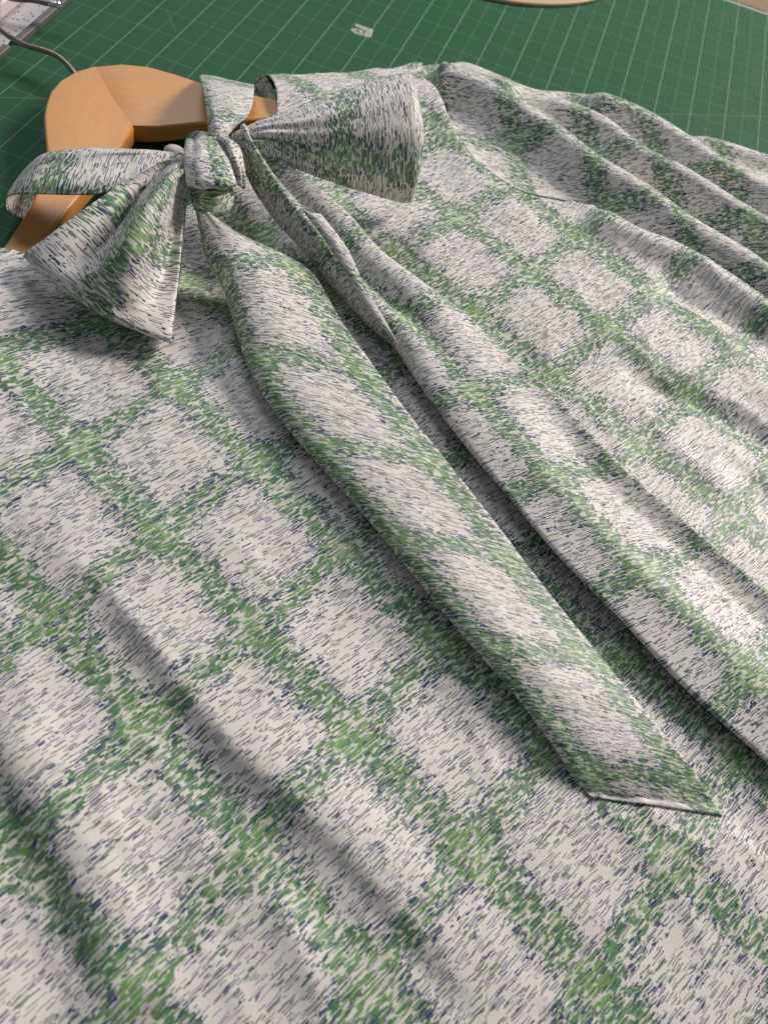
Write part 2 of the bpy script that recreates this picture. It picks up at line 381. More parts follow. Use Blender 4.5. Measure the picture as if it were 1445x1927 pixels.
def body_z(X, Y):
    z = np.full(X.shape, 1.25)
    # hanger arm and shoulder below the cloth lift it along the shoulder line
    z += fold(X, Y, [(-16, 21.8), (-10, 25.2), (-5, 28.8)], 1.0, 2.6, 3.2, 0.0)
    z += fold(X, Y, [(-19.5, 8), (-18.8, 2), (-18.5, -5)], 1.0, 2.2, 2.2, 0.0)
    # the front sags into the neck opening below the knot
    z -= 1.05 * np.exp(-(((X + 11.4) / 2.6) ** 2 + ((Y - 10.6) / 3.2) ** 2))
    # folds of the right half
    z += fold(X, Y, [(5.07, 22.63, 1.80), (8.32, 21.55, 1.80), (12.06, 21.05, 1.80), (16.20, 19.18, 1.80), (20.69, 16.83, 1.80)], 0.75, 1.2, 1.0, 0.1)
    z += fold(X, Y, [(9.34, 18.78, 1.40), (12.69, 18.17, 1.40), (16.41, 16.92, 1.40), (20.82, 14.91, 1.40)], -0.42, 0.9, 0.9, 0.2)
    z += fold(X, Y, [(8.30, 11.23, 1.40), (11.31, 10.91, 1.40), (13.48, 10.60, 1.40), (16.30, 9.88, 1.40), (20.31, 8.39, 1.40)], -0.42, 0.9, 1.0, 0.2)
    z += fold(X, Y, [(3.47, 15.86, 1.40), (8.03, 13.84, 1.40), (16.35, 12.75, 1.40), (20.56, 11.49, 1.40)], 0.25, 1.4, 1.4, 0.2)
    z += fold(X, Y, [(-6.76, 15.13, 1.40), (-2.90, 13.54, 1.40), (1.44, 11.52, 1.40), (6.18, 8.83, 1.40)], -0.25, 1.0, 1.2, 0.2)
    z += fold(X, Y, [(-4.95, 30.33, 2.00), (-2.42, 24.96, 2.00), (0.83, 21.31, 2.00), (4.38, 20.19, 2.00)], 0.2, 1.2, 1.2, 0.15)
    # folds of the left half, running down from the neck
    z += fold(X, Y, [(-9.00, -6.81, 1.50), (-7.78, -7.91, 1.50), (-6.35, -8.79, 1.50), (-4.92, -9.81, 1.50), (-3.40, -10.69, 1.50), (-1.65, -11.56, 1.50), (0.24, -12.34, 1.50), (2.08, -13.17, 1.50), (3.90, -14.18, 1.50), (5.65, -15.14, 1.50), (8.20, -16.48, 1.50)], 0.30, 1.5, 0.55, 0.16)
    z += fold(X, Y, [(-3.05, -10.29, 1.50), (-0.05, -11.49, 1.50), (2.75, -12.48, 1.50), (5.91, -14.05, 1.50), (8.53, -15.59, 1.50)], 0.12, 1.2, 1.2, 0.3)
    z += fold(X, Y, [(-4.70, -11.57, 1.50), (-2.73, -12.85, 1.50), (-0.89, -13.59, 1.50), (1.30, -14.49, 1.50), (3.69, -15.82, 1.50)], -0.16, 0.9, 0.9, 0.15)
    z += fold(X, Y, [(-9.63, -13.01, 1.50), (-7.33, -14.37, 1.50), (-5.98, -15.29, 1.50), (-4.50, -16.62, 1.50), (-3.31, -17.78, 1.50), (-2.09, -19.46, 1.50)], 0.40, 1.4, 0.85, 0.12)
    z += fold(X, Y, [(-9.82, -14.02, 1.20), (-7.36, -15.97, 1.20), (-5.52, -17.58, 1.20), (-4.03, -19.26, 1.20)], -0.2, 0.9, 1.2, 0.1)
    z += fold(X, Y, [(0.03, -14.71, 1.50), (1.44, -15.90, 1.50), (3.17, -17.31, 1.50)], 0.12, 0.8, 0.8, 0.3)
    z += fold(X, Y, [(-13.53, -5.47, 1.50), (-10.66, -6.28, 1.50), (-7.36, -8.19, 1.50)], 0.12, 1.4, 1.0, 0.3)
    z += fold(X, Y, [(-2.54, -4.15, 1.50), (2.40, -7.06, 1.50), (6.68, -9.90, 1.50)], -0.12, 1.2, 1.4, 0.2)
    z += fold(X, Y, [(-17.20, 5.44, 1.50), (-16.17, 1.70, 1.50), (-15.26, -1.62, 1.50)], 0.18, 1.0, 1.2, 0.3)
    z += fold(X, Y, [(-10.80, 2.19, 1.50), (-9.70, 4.70, 1.50), (-9.62, 7.65, 1.50)], -0.2, 1.4, 1.4, 0.3)
    s = X * MS[0] + Y * MS[1]; t = X * MT[0] + Y * MT[1]
    rg = 1 - np.abs(vnoise(s / 4.5 + 0.12 * t, t / 1.7 + 0.05 * s, 8)); z += 0.09 * rg ** 3
    z += 0.10 * vnoise(s / 7 + 3, t / 2.6, 1) + 0.045 * vnoise(s / 2.6, t / 1.5, 2) + 0.014 * vnoise(s / 0.9, t / 0.8, 3)
    return z
def height_piece(name, poly, rollers, zf, step, bounds, uvf, mat, parent, edge_z=0.12, thick=0.05):
    """a draped piece of cloth: height zf over the plan outline, rolling down to the table along the 'rollers'"""
    xs = np.arange(bounds[0], bounds[1], step); ys = np.arange(bounds[2], bounds[3], step)
    X, Y = np.meshgrid(xs, ys); nr, nc = X.shape
    ins = inside(X, Y, poly); ring = np.asarray(poly + [poly[0]], float)
    nx, ny = nearest(X, Y, ring)
    dist = np.hypot(X - nx, Y - ny)
    keepv = ins | (dist < step * 1.5)
    X2 = np.where(ins, X, nx); Y2 = np.where(ins, Y, ny)
    Z = zf(X2, Y2)
    for pts, rad, ez in rollers:
        d, _, _ = seg_dist(X2, Y2, crom(np.asarray(pts, float)[:, :2], 4)); k = np.clip(d / rad, 0, 1)
        Z = ez + (Z - ez) * np.sqrt(np.clip(1 - (1 - k) ** 2, 0, 1))
    F = grid_faces(nr, nc); kf = keepv.ravel()[F].all(1) & (ins.ravel()[F].any(1)); F = F[kf]
    used = np.unique(F); remap = np.full(nr * nc, -1); remap[used] = np.arange(len(used))
    V = np.stack([X2.ravel()[used], Y2.ravel()[used], Z.ravel()[used]], 1)
    tu, su = uvf(V[:, 0], V[:, 1], V[:, 2])
    return mesh_grid(name, V, remap[F], np.stack([tu, su], 1), mat, parent, thick)

blouse = tag(empty('blouse', (0, 0, 0)), 'green, navy and white brush-stroke print blouse with a pussy bow, lying on the mat', 'blouse')
S0, T0 = 0.55, 1.65
def body_uv(x, y, z):
    t, s = cloth_uv(x, y)
    return t - T0, s - S0 + 0.015 * t - 0.13 * np.minimum(t + 6, 0) ** 2 / 24
front = height_piece('front_panel', BODY, [(SHOULDER, 1.1, 0.1), (SIDE, 0.8, 0.15), (HEM, 1.0, 0.1), (ARMHOLE, 0.4, 1.20)],
                     body_z, 0.16, (-30, 28, -28, 33), body_uv, PRINT, blouse)

# ---------------------------------------------------------------- sleeve with gathered head
SL_TOP = [(-6.82, 34.07, 1.20), (-5.53, 35.30, 1.20), (-4.21, 36.32, 1.00), (-1.92, 36.10, 1.00), (0.41, 35.61, 1.00), (2.53, 36.45, 1.00), (5.43, 37.42, 1.00), (8.14, 36.66, 1.00), (11.55, 36.22, 1.00), (16.99, 36.59, 1.00), (24.34, 36.78, 1.00)]
SL_LOW = [(27, 20.5, 0), (21, 18.0, 0), (15, 19.0, 0), (9.0, 20.5, 0), (4.5, 22.5, 0)]
ARM_IN = [(x - 0.75, y - 0.35, z) for x, y, z in ARMHOLE]
SLEEVE = SL_TOP + [(30, 33, 0)] + SL_LOW + ARM_IN[::-1]
def sleeve_z(X, Y):
    z = np.full(X.shape, 0.9)
    z += fold(X, Y, [(-6.33, 31.19, 2.60), (-2.90, 31.01, 2.80), (-0.20, 29.87, 2.80), (3.00, 28.25, 2.80), (4.86, 26.79, 2.80), (8.34, 25.18, 2.80), (11.69, 23.23, 2.80), (14.89, 21.85, 2.80), (19.00, 19.59, 2.80)], 1.65, 1.35, 1.25, 0.04, 2.5)
    z += fold(X, Y, [(0.14, 31.68, 2.60), (2.95, 31.65, 2.60), (5.49, 31.20, 2.60), (7.77, 29.45, 2.60), (10.78, 28.57, 2.60), (13.04, 27.56, 2.60), (15.83, 26.46, 2.60), (20.71, 24.39, 2.60)], 1.45, 1.25, 1.1, 0.1, 2.5)
    z += fold(X, Y, [(3.44, 34.25, 2.20), (4.76, 34.74, 2.20), (7.94, 34.25, 2.20), (10.69, 33.01, 2.20), (13.20, 31.64, 2.20), (16.14, 30.61, 2.20), (21.35, 28.90, 2.20)], 1.15, 1.2, 1.0, 0.1, 2.5)
    z += fold(X, Y, [(-4.66, 33.75, 2.00), (-2.17, 33.88, 2.00), (0.41, 33.42, 2.00)], 0.55, 1.0, 0.8, 0.3)
    z += fold(X, Y, [(11.29, 34.78, 1.60), (14.21, 34.85, 1.60), (18.60, 34.81, 1.60)], 0.6, 0.9, 0.8, 0.2)
    s = X * MS[0] + Y * MS[1]; t = X * MT[0] + Y * MT[1]
    z += 0.10 * vnoise(s / 6 + 9, t / 1.5, 5) + 0.035 * vnoise(s / 2.2, t / 1.0, 6)
    d, sd, fr = seg_dist(X, Y, ARMHOLE)                     # gathered into the armhole seam
    z += 0.16 * np.sin(fr * 95) * np.exp(-(d / 1.3) ** 2) * (1 - fr)
    k = np.clip(1 - d / 0.9, 0, 1); k = k * k * (3 - 2 * k)
    z = z * (1 - k) + 1.15 * k
    return np.where((sd < 0) & (d < 1.2), np.minimum(z, 1.15 - 0.35 * d), z)
def sleeve_uv(x, y, z):
    t, s = cloth_uv(x, y, math.radians(-46))
    return t + 1.0 + 0.5 * z, s + 0.8
sleeve = height_piece('sleeve', SLEEVE, [(SL_TOP, 1.0, 0.1), (SL_LOW, 1.0, 0.15)], sleeve_z, 0.14, (-9, 31, 17, 48), sleeve_uv, PRINT, blouse)

# ---------------------------------------------------------------- sheets of the tie: lofted patches
def patch(name, rows, k, kc, width, parent, off=(0.0, 0.0), rot=0.0, rest=None, wrinkle=None, thick=0.06, mat=None, scale=0.85):
    C = np.asarray(rows, float)                           # (nr, nc, 3)
    D = crom(C, k)
    D = np.swapaxes(crom(np.swapaxes(D, 0, 1), kc), 0, 1)  # dense
    nr, nc, _ = D.shape
    mid = D[:, nc // 2]; sl = np.concatenate([[0], np.cumsum(np.linalg.norm(np.diff(mid, axis=0), axis=1))])
    cl = np.linalg.norm(np.diff(D, axis=1), axis=2); cl = np.concatenate([np.zeros((nr, 1)), np.cumsum(cl, 1)], 1)
    fr = cl / np.maximum(cl[:, -1:], 1e-6)
    du, dv = np.gradient(D, axis=0), np.gradient(D, axis=1)
    Nn = np.cross(du, dv); Nn /= np.maximum(np.linalg.norm(Nn, axis=2, keepdims=True), 1e-9)
    if Nn[..., 2].mean() < 0: Nn = -Nn
    R, F = np.meshgrid(np.linspace(0, 1, nr), np.linspace(0, 1, nc), indexing='ij')
    if wrinkle is not None: D = D + Nn * wrinkle(R, F)[..., None]
    if rest is not None:
        D[..., 2] = np.maximum(D[..., 2], body_z(D[..., 0], D[..., 1]) + rest)
    U = fr * width * scale + off[0]; Vv = np.repeat(sl[:, None], nc, 1) * scale + off[1]
    if rot:
        c, s = math.cos(rot), math.sin(rot); U, Vv = U * c - Vv * s, U * s + Vv * c
    o = mesh_grid(name, D.reshape(-1, 3), grid_faces(nr, nc), np.stack([U.ravel(), Vv.ravel()], 1), mat or PRINT, parent, thick)
    o['columns'] = nc
    return o
def across(L, R, zs, bulge=None):
    """a row of points from L to R; zs: list of (fraction, height)"""
    L = np.array(L); R = np.array(R)
    return [tuple(L[:2] + (R[:2] - L[:2]) * f) + (z,) for f, z in zs]
SR = lambda f: f

# front tie end: from the knot down across the blouse, end cut to a point
T1 = [((-12.37, 10.22, 3.40), (-11.78, 10.30, 3.50), 3.3, 3.7, 3.3),
      ((-11.89, 9.45, 2.90), (-10.19, 9.88, 3.20), 2.7, 3.7, 3.1),
      ((-11.22, 8.52, 2.20), (-8.28, 10.20, 2.70), 2.0, 3.4, 2.6),
      ((-9.99, 7.30, 1.90), (-6.66, 9.96, 2.40), 1.8, 3.2, 2.3),
      ((-8.88, 5.74, 1.80), (-4.63, 7.89, 2.10), 1.6, 2.9, 2.1),
      ((-7.67, 3.96, 1.80), (-2.30, 5.69, 2.00), 1.6, 2.6, 2.0),
      ((-6.24, 2.41, 1.80), (-0.43, 3.97, 2.00), 1.6, 2.5, 2.0),
      ((-4.18, 0.76, 1.80), (1.57, 2.26, 2.00), 1.6, 2.45, 2.0),
      ((-1.22, -1.25, 1.80), (4.17, -0.07, 2.00), 1.6, 2.4, 2.0),
      ((1.82, -3.48, 1.70), (6.86, -2.42, 2.00), 1.6, 2.35, 1.95),
      ((4.59, -5.54, 1.70), (9.25, -4.33, 1.90), 1.6, 2.3, 1.9),
      ((6.66, -6.98, 1.70), (11.12, -5.87, 1.90), 1.6, 2.2, 1.85),
      ((8.23, -8.26, 1.70), (12.63, -7.06, 1.80), 1.6, 2.0, 1.8),
      ((9.29, -9.04, 1.60), (13.81, -7.90, 1.60), 1.2, 1.6, 1.4),
      ((9.70, -9.29, 1.50), (14.43, -8.44, 1.50), 1.1, 1.2, 1.15)]
rows = [across(L, R, [(0.05 if i < 12 else 0.004, zl), (0.0, zl + (zc - zl) * 0.35), (0.05, zl + (zc - zl) * 0.75), (0.16, zc - 0.05), (0.32, zc), (0.52, zc - (zc - zr) * 0.25), (0.75, zc - (zc - zr) * 0.6), (1.0, zr)]) for i, (L, R, zl, zc, zr) in enumerate(T1)]
tail1 = patch('tie_end', rows, 8, 8, 6.6, blouse, thick=0.03, scale=1.0, off=(-1.0, 1.6), rest=0.05,
              wrinkle=lambda R, F: 0.05 * np.sin(F * 22 + R * 3) * np.exp(-R * 9) + 0.03 * vnoise(R * 22, F * 4, 12) + 0.05 * vnoise(R * 14, F * 0 + 0.5, 13) * F ** 4)
tail1['label'] = 'front tie end crossing the blouse to a pointed tip'

# rear tie end: wider, rolled near the knot, leaving the picture on the right
T2L = [(-11.93, 14.41, 3.90), (-10.88, 13.67, 3.20), (-9.41, 12.68, 2.60), (-7.71, 11.75, 2.20), (-5.83, 10.28, 2.00), (-3.54, 8.56, 2.00), (-1.87, 7.52, 2.00), (-0.42, 5.96, 2.00), (2.04, 3.59, 2.00), (4.38, 1.62, 2.00), (6.79, -0.42, 2.00), (9.40, -2.21, 2.00), (12.56, -4.39, 1.90), (15.78, -6.19, 1.80), (18.73, -8.02, 1.80)]
T2R = [(-11.41, 15.00, 4.40), (-9.84, 14.88, 3.60), (-7.98, 14.81, 3.00), (-6.11, 14.36, 2.50), (-3.94, 12.92, 2.20), (-1.53, 11.88, 2.10), (0.61, 10.84, 2.00), (3.29, 9.16, 1.90), (5.78, 7.57, 1.90), (8.53, 5.32, 1.80), (11.05, 3.67, 1.80), (13.59, 2.15, 1.80), (15.90, 0.78, 1.80), (19.25, -1.40, 1.80), (22.47, -3.39, 1.80)]
rows = []
for i, (L, R) in enumerate(zip(T2L, T2R)):
    f = min(i / 5.0, 1.0); g = min(max((i - 5) / 4.0, 0), 1)
    zl, zr = L[2], R[2]
    rope = zl + 0.9 * (1 - f) + 0.35 * (1 - g) + 0.12
    rows.append(across(L, R, [(0.03 * (1 - g) + 0.004, zl - 0.4 + 0.3 * g), (0.0, zl + 0.05), (0.06, rope), (0.17, rope + 0.12), (0.34, rope + 0.05 + 0.25 * g - 0.3 * (1 - g)), (0.55, zr + 0.35 + 0.35 * (1 - g)), (0.74, zr + 0.80 * (1 - g) - 0.06 * g), (0.86, zr + 0.45 * (1 - g) - 0.02 * g), (0.965, zr + 0.12 + 0.08 * g), (1.0, zr + 0.08 * g)]))
tail2 = patch('tie_end', rows, 8, 7, 7.0, blouse, scale=1.0, off=(2.2, 3.4), rest=0.10,
              wrinkle=lambda R, F: 0.06 * np.sin(F * 25 + R * 2) * np.exp(-R * 8) + 0.02 * vnoise(R * 26, F * 5, 15))
tail2['label'] = 'rear tie end, rolled near the knot'

# edge of the rear tie end turned up as a narrow flap, and its rolled seams
FL = [[(-8.12, 12.25, 3.75), (-7.58, 12.12, 3.80), (-7.16, 12.29, 3.72)], [(-6.52, 11.14, 3.35), (-5.90, 10.95, 3.42), (-5.49, 11.10, 3.34)], [(-5.01, 9.78, 2.95), (-4.48, 9.49, 3.02), (-4.09, 9.49, 2.96)],
      [(-3.43, 8.32, 2.72), (-2.95, 7.99, 2.76), (-2.56, 7.89, 2.72)], [(-2.14, 7.41, 2.52), (-1.90, 7.22, 2.54), (-1.68, 7.01, 2.50)]]
flap = patch('tie_flap', FL, 8, 6, 1.6, tail2, off=(0.4, 1.0), scale=1.0, rest=None)
def stitches(name, pts, rad, parent, pitch=0.16, lift=0.0):
    """a rolled seam with its row of machine stitches"""
    P = crom(np.asarray(pts, float), 40); L = np.concatenate([[0], np.cumsum(np.linalg.norm(np.diff(P, axis=0), axis=1))])
    n = int(L[-1] / (pitch / 4)); q = np.linspace(0, L[-1], n); P = np.stack([np.interp(q, L, P[:, k]) for k in range(3)], 1)
    P[:, 2] += lift
    r = rad * (0.62 + 0.38 * np.abs(np.sin(np.arange(n) * math.pi / 4)))
    return tube(name, P, list(r), THREAD, parent, 6, 1)
# ---------------------------------------------------------------- bow loops
RL = [  # near layer: top edge, middle, bottom edge; knot to loop end
    ((-12.25, 14.11, 4.90), (-12.12, 13.90, 4.90), (-11.95, 13.89, 4.80)),
    ((-11.11, 15.53, 5.40), (-10.83, 14.79, 5.20), (-10.72, 14.19, 4.50)),
    ((-9.22, 16.85, 6.00), (-8.75, 15.62, 5.30), (-8.94, 15.03, 3.70)),
    ((-7.27, 19.01, 6.60), (-6.49, 16.78, 5.40), (-6.53, 16.04, 2.90)),
    ((-5.93, 20.11, 6.90), (-4.90, 17.72, 5.40), (-4.67, 16.72, 2.50)),
    ((-5.46, 20.41, 6.90), (-4.15, 18.17, 5.20), (-3.74, 17.20, 2.30))]
rows = []
for i, (a, b, c) in enumerate(RL):
    a, b, c = map(np.array, (a, b, c)); q = crom(np.array([a, b, c]), 3)
    bul = 1.15 * min(i, 3) / 3
    q[1:-1] += np.array([0.1, -0.35, 0.25]) * bul
    rows.append([tuple(p) for p in q])
for j in (5, 4, 3, 2, 1, 0):                                     # the strip turns and runs back behind
    r = np.array(rows[j]); w = [0.3, 1.0, 1.1, 1.0, 0.7, 0.3][j if j < 5 else 5]
    back = r + np.array([0.15, 0.9, -0.15]) * [0.15, 0.6, 1.0, 1.1, 1.0, 0.55][j]
    back = back.mean(0) + (back - back.mean(0)) * np.array([1, 0.96, 0.93])
    rows.append([tuple(p) for p in back])
loopR = patch('bow_loop', rows, 7, 7, 6.6, blouse, off=(0.8, 0.6), rest=0.2,
              wrinkle=lambda R, F: 0.11 * np.sin(F * 27 + 3 * R) * (np.exp(-R * 8) + np.exp(-(1 - R) * 8)) + 0.03 * vnoise(R * 16, F * 4, 22))
loopR['label'] = 'right bow loop, standing up beside the knot'

LL = [  # knot to loop end; top-left edge .. right edge
    [(-13.62, 11.98, 4.60), (-13.49, 11.54, 4.80), (-13.38, 11.17, 4.90), (-13.24, 10.90, 4.90), (-13.17, 10.76, 4.80), (-13.11, 10.77, 4.60), (-13.08, 10.92, 4.30)],
    [(-14.41, 11.18, 4.70), (-14.33, 11.37, 4.40), (-14.07, 10.91, 4.50), (-13.22, 9.43, 5.40), (-13.04, 9.42, 5.10), (-13.20, 10.21, 4.00), (-12.92, 10.23, 3.70)],
    [(-15.26, 9.47, 4.50), (-14.94, 9.86, 4.10), (-14.71, 9.61, 3.80), (-13.28, 7.17, 5.40), (-12.79, 7.10, 5.00), (-13.02, 8.76, 3.20), (-12.49, 8.85, 3.10)],
    [(-16.10, 7.35, 4.20), (-15.40, 7.45, 3.90), (-14.97, 7.59, 3.30), (-13.52, 5.45, 4.90), (-12.77, 5.25, 4.70), (-12.71, 6.93, 2.70), (-11.97, 7.30, 2.70)],
    [(-16.94, 5.69, 3.70), (-15.99, 5.50, 3.60), (-15.23, 5.59, 3.10), (-13.97, 4.42, 4.00), (-13.12, 4.32, 3.80), (-12.36, 5.14, 2.50), (-11.51, 5.71, 2.30)],
    [(-17.58, 4.92, 3.20), (-16.42, 4.42, 3.20), (-15.32, 4.17, 3.10), (-14.42, 3.94, 3.10), (-13.47, 3.85, 2.90), (-12.21, 3.93, 2.40), (-11.09, 4.37, 2.10)],
    [(-17.85, 4.81, 2.90), (-16.70, 4.23, 2.90), (-15.48, 3.82, 2.80), (-14.56, 3.62, 2.70), (-13.50, 3.43, 2.60), (-12.20, 3.47, 2.20), (-10.87, 3.63, 2.00)]]
rows = [list(r) for r in LL]
for j in (6, 5, 4, 3, 2, 1, 0):
    r = np.array(LL[j]); lift = [0.1, 0.5, 0.8, 0.8, 0.6, 0.4, 0.25][j]
    r2 = r.copy(); r2[:, 2] -= lift; r2[:, 2] = np.minimum(r2[:, 2], np.linspace(r2[0, 2] + 0.0, r2[-1, 2], 7)) - 0.0
    r2[:, 1] += 0.25 * min(j, 3) / 3; r2[:, 0] -= 0.18 * min(j, 3) / 3
    rows.append([tuple(p) for p in r2])
loopL = patch('bow_loop', rows, 7, 7, 7.0, blouse, off=(1.6, 0.9), rest=0.12,
              wrinkle=lambda R, F: 0.10 * np.sin(F * 29 + 4 * R) * (np.exp(-R * 9) + np.exp(-(1 - R) * 9)) + 0.03 * vnoise(R * 18, F * 4, 32))
loopL['label'] = 'left bow loop, lying towards the hanger arm'

# ---------------------------------------------------------------- knot
KN = [[(-14.23, 13.52, 4.30), (-13.93, 13.46, 4.60), (-13.59, 13.67, 4.70), (-13.31, 14.01, 4.60), (-13.22, 14.41, 4.30)],
      [(-13.70, 12.14, 4.90), (-13.37, 12.18, 5.15), (-13.02, 12.56, 5.20), (-12.64, 12.88, 5.15), (-12.43, 13.25, 4.90)],
      [(-13.29, 11.15, 5.15), (-12.89, 11.18, 5.40), (-12.48, 11.51, 5.45), (-12.10, 11.91, 5.40), (-11.80, 12.36, 5.10)],
      [(-12.99, 10.54, 5.05), (-12.51, 10.49, 5.30), (-12.03, 10.76, 5.35), (-11.59, 11.14, 5.30), (-11.25, 11.65, 5.00)],
      [(-12.73, 10.08, 4.90), (-12.21, 9.97, 5.05), (-11.65, 10.16, 5.10), (-11.16, 10.55, 5.05), (-10.91, 11.18, 4.85)],
      [(-12.82, 10.37, 4.50), (-12.32, 10.32, 4.60), (-11.80, 10.57, 4.60), (-11.30, 10.89, 4.60), (-11.05, 11.55, 4.40)],
      [(-13.04, 11.14, 3.90), (-12.65, 11.19, 3.90), (-12.13, 11.43, 3.90), (-11.67, 11.82, 3.90), (-11.44, 12.37, 3.80)]]
knot = patch('bow_knot', KN, 7, 7, 4.4, blouse, off=(2.2, 0.0), wrinkle=lambda R, F: 0.05 * np.sin(F * 16 + 3.5 * R) * (1 - 0.6 * R) + 0.03 * vnoise(R * 6, F * 6, 41))
# folds bundled at the right of the knot
KF = [[(-13.17, 13.90, 4.60), (-12.78, 13.61, 5.00), (-12.53, 13.76, 5.00), (-12.41, 14.26, 4.60)],
      [(-12.66, 13.55, 4.60), (-12.07, 12.86, 5.30), (-11.81, 13.10, 5.20), (-11.78, 13.85, 4.50)],
      [(-12.12, 13.10, 4.50), (-11.61, 12.47, 5.10), (-11.37, 12.51, 5.00), (-11.46, 13.43, 4.20)],
      [(-11.69, 12.68, 4.30), (-11.27, 12.26, 4.70), (-11.16, 12.38, 4.50), (-11.27, 13.09, 3.80)],
      [(-11.54, 12.58, 3.80), (-11.22, 12.27, 4.00), (-11.10, 12.38, 3.80), (-11.26, 12.96, 3.20)]]
kf = patch('knot_fold', KF, 7, 7, 3.0, blouse, off=(3.0, 0.4), rot=0.5, wrinkle=lambda R, F: 0.10 * np.sin(F * 15 + 0.8))
# cone of cloth under the knot where the front end leaves it
CN = [[(-13.18, 11.24, 3.90), (-12.50, 10.73, 4.30), (-11.96, 10.79, 4.40), (-11.64, 11.37, 4.20), (-11.59, 12.42, 3.60)],
      [(-12.90, 10.92, 3.70), (-12.26, 10.27, 4.30), (-11.73, 10.33, 4.40), (-11.37, 10.81, 4.10), (-11.40, 12.08, 3.20)],
      [(-12.69, 10.57, 3.50), (-12.19, 10.09, 4.00), (-11.81, 10.13, 4.00), (-11.47, 10.43, 3.70), (-11.45, 11.53, 2.90)],
      [(-12.49, 10.37, 3.20), (-12.08, 9.93, 3.70), (-11.94, 10.07, 3.60), (-11.80, 10.33, 3.30), (-11.86, 11.23, 2.60)]]
cn = patch('knot_fold', CN, 7, 7, 3.5, blouse, off=(0.3, 4.4), rot=0.35, wrinkle=lambda R, F: 0.06 * np.sin(F * 12 + 4 * R))

# ---------------------------------------------------------------- neckband: one ring of cloth round the hanger
NB_L = [  # from the knot to the left, over the left hanger arm; top roll .. lower edge
    [(-13.91, 12.76, 4.20), (-13.77, 12.32, 4.40), (-13.72, 12.08, 4.40), (-13.85, 12.21, 4.00), (-13.96, 12.44, 3.60)],
    [(-15.14, 12.45, 4.10), (-14.93, 11.92, 4.40), (-14.85, 11.61, 4.40), (-14.59, 10.67, 4.20), (-14.53, 10.24, 3.95)],
    [(-16.52, 12.04, 4.00), (-16.19, 11.32, 4.40), (-16.20, 10.99, 4.30), (-15.82, 9.63, 4.15), (-15.79, 9.11, 3.90)],
    [(-17.83, 11.50, 3.90), (-17.45, 10.76, 4.30), (-17.40, 10.21, 4.20), (-17.00, 8.88, 4.10), (-16.93, 8.35, 3.85)],
    [(-19.11, 10.92, 3.70), (-18.73, 10.14, 4.10), (-18.66, 9.47, 4.00), (-18.27, 8.33, 3.95), (-18.20, 7.92, 3.70)],
    [(-20.00, 10.54, 3.40), (-19.74, 9.88, 3.70), (-19.70, 9.10, 3.60), (-19.31, 8.14, 3.65), (-19.20, 7.69, 3.50)],
    [(-20.67, 10.34, 2.70), (-20.52, 9.78, 2.90), (-20.51, 9.06, 2.80), (-20.21, 8.23, 3.00), (-20.15, 7.81, 3.00)],
    [(-21.41, 10.65, 1.60), (-21.37, 10.24, 1.70), (-21.35, 9.62, 1.70), (-21.37, 9.23, 1.60), (-21.35, 8.87, 1.50)],
    [(-21.76, 11.22, 0.70), (-21.78, 10.84, 0.70), (-21.72, 10.23, 0.70), (-21.62, 9.66, 0.70), (-21.51, 9.18, 0.70)],
    [(-21.11, 11.90, 0.25), (-21.05, 11.47, 0.25), (-20.96, 10.77, 0.25), (-20.87, 10.10, 0.25), (-20.87, 9.48, 0.25)]]
nbl = patch('neckband', NB_L, 7, 7, 3.2, blouse, off=(1.6, 0.3), wrinkle=lambda R, F: 0.03 * vnoise(R * 14, F * 3, 51))
NB_R = [
    [(-13.48, 14.27, 4.40), (-13.07, 14.07, 4.70), (-12.83, 14.12, 4.70), (-12.73, 14.52, 4.40)],
    [(-13.87, 15.10, 4.40), (-13.29, 14.74, 4.90), (-12.84, 14.81, 4.90), (-12.63, 15.37, 4.50)],
    [(-14.51, 16.47, 4.30), (-13.88, 16.34, 4.60), (-13.05, 16.44, 4.60), (-12.54, 17.01, 4.30)],
    [(-15.27, 18.02, 4.00), (-14.43, 17.85, 4.30), (-13.48, 18.01, 4.30), (-12.87, 18.65, 4.00)],
    [(-16.03, 19.57, 3.60), (-15.15, 19.49, 3.80), (-14.14, 19.74, 3.80), (-13.40, 20.27, 3.60)],
    [(-16.76, 21.09, 3.00), (-15.88, 21.15, 3.10), (-14.77, 21.39, 3.10), (-13.90, 21.74, 3.00)],
    [(-17.28, 22.59, 2.20), (-16.49, 22.80, 2.20), (-15.38, 23.02, 2.20), (-14.44, 23.19, 2.20)],
    [(-17.65, 24.05, 1.20), (-16.95, 24.25, 1.20), (-15.91, 24.41, 1.20), (-15.04, 24.52, 1.20)],
    [(-17.59, 24.17, 0.25), (-16.85, 24.31, 0.25), (-15.93, 24.51, 0.25), (-15.17, 24.60, 0.25)]]
nbr = patch('neckband', NB_R, 7, 7, 3.2, blouse, off=(0.2, 3.7), wrinkle=lambda R, F: 0.05 * np.sin(F * 8) * np.exp(-R * 3) + 0.03 * vnoise(R * 10, F * 3, 52))
# back of the neckband, turned down behind the knot
NB_B = [[(-15.01, 15.28, 3.40), (-15.06, 15.21, 3.00), (-14.97, 14.96, 2.60)], [(-14.59, 15.22, 3.80), (-14.46, 14.90, 3.60), (-14.33, 14.55, 3.20)], [(-14.07, 15.30, 3.90), (-13.86, 14.91, 3.80), (-13.68, 14.58, 3.40)], [(-13.69, 15.43, 3.90), (-13.46, 15.14, 3.80), (-13.32, 15.04, 3.40)]]
nbb = patch('knot_fold', NB_B, 7, 7, 2.0, blouse, off=(1.1, 0.3), rot=1.2)
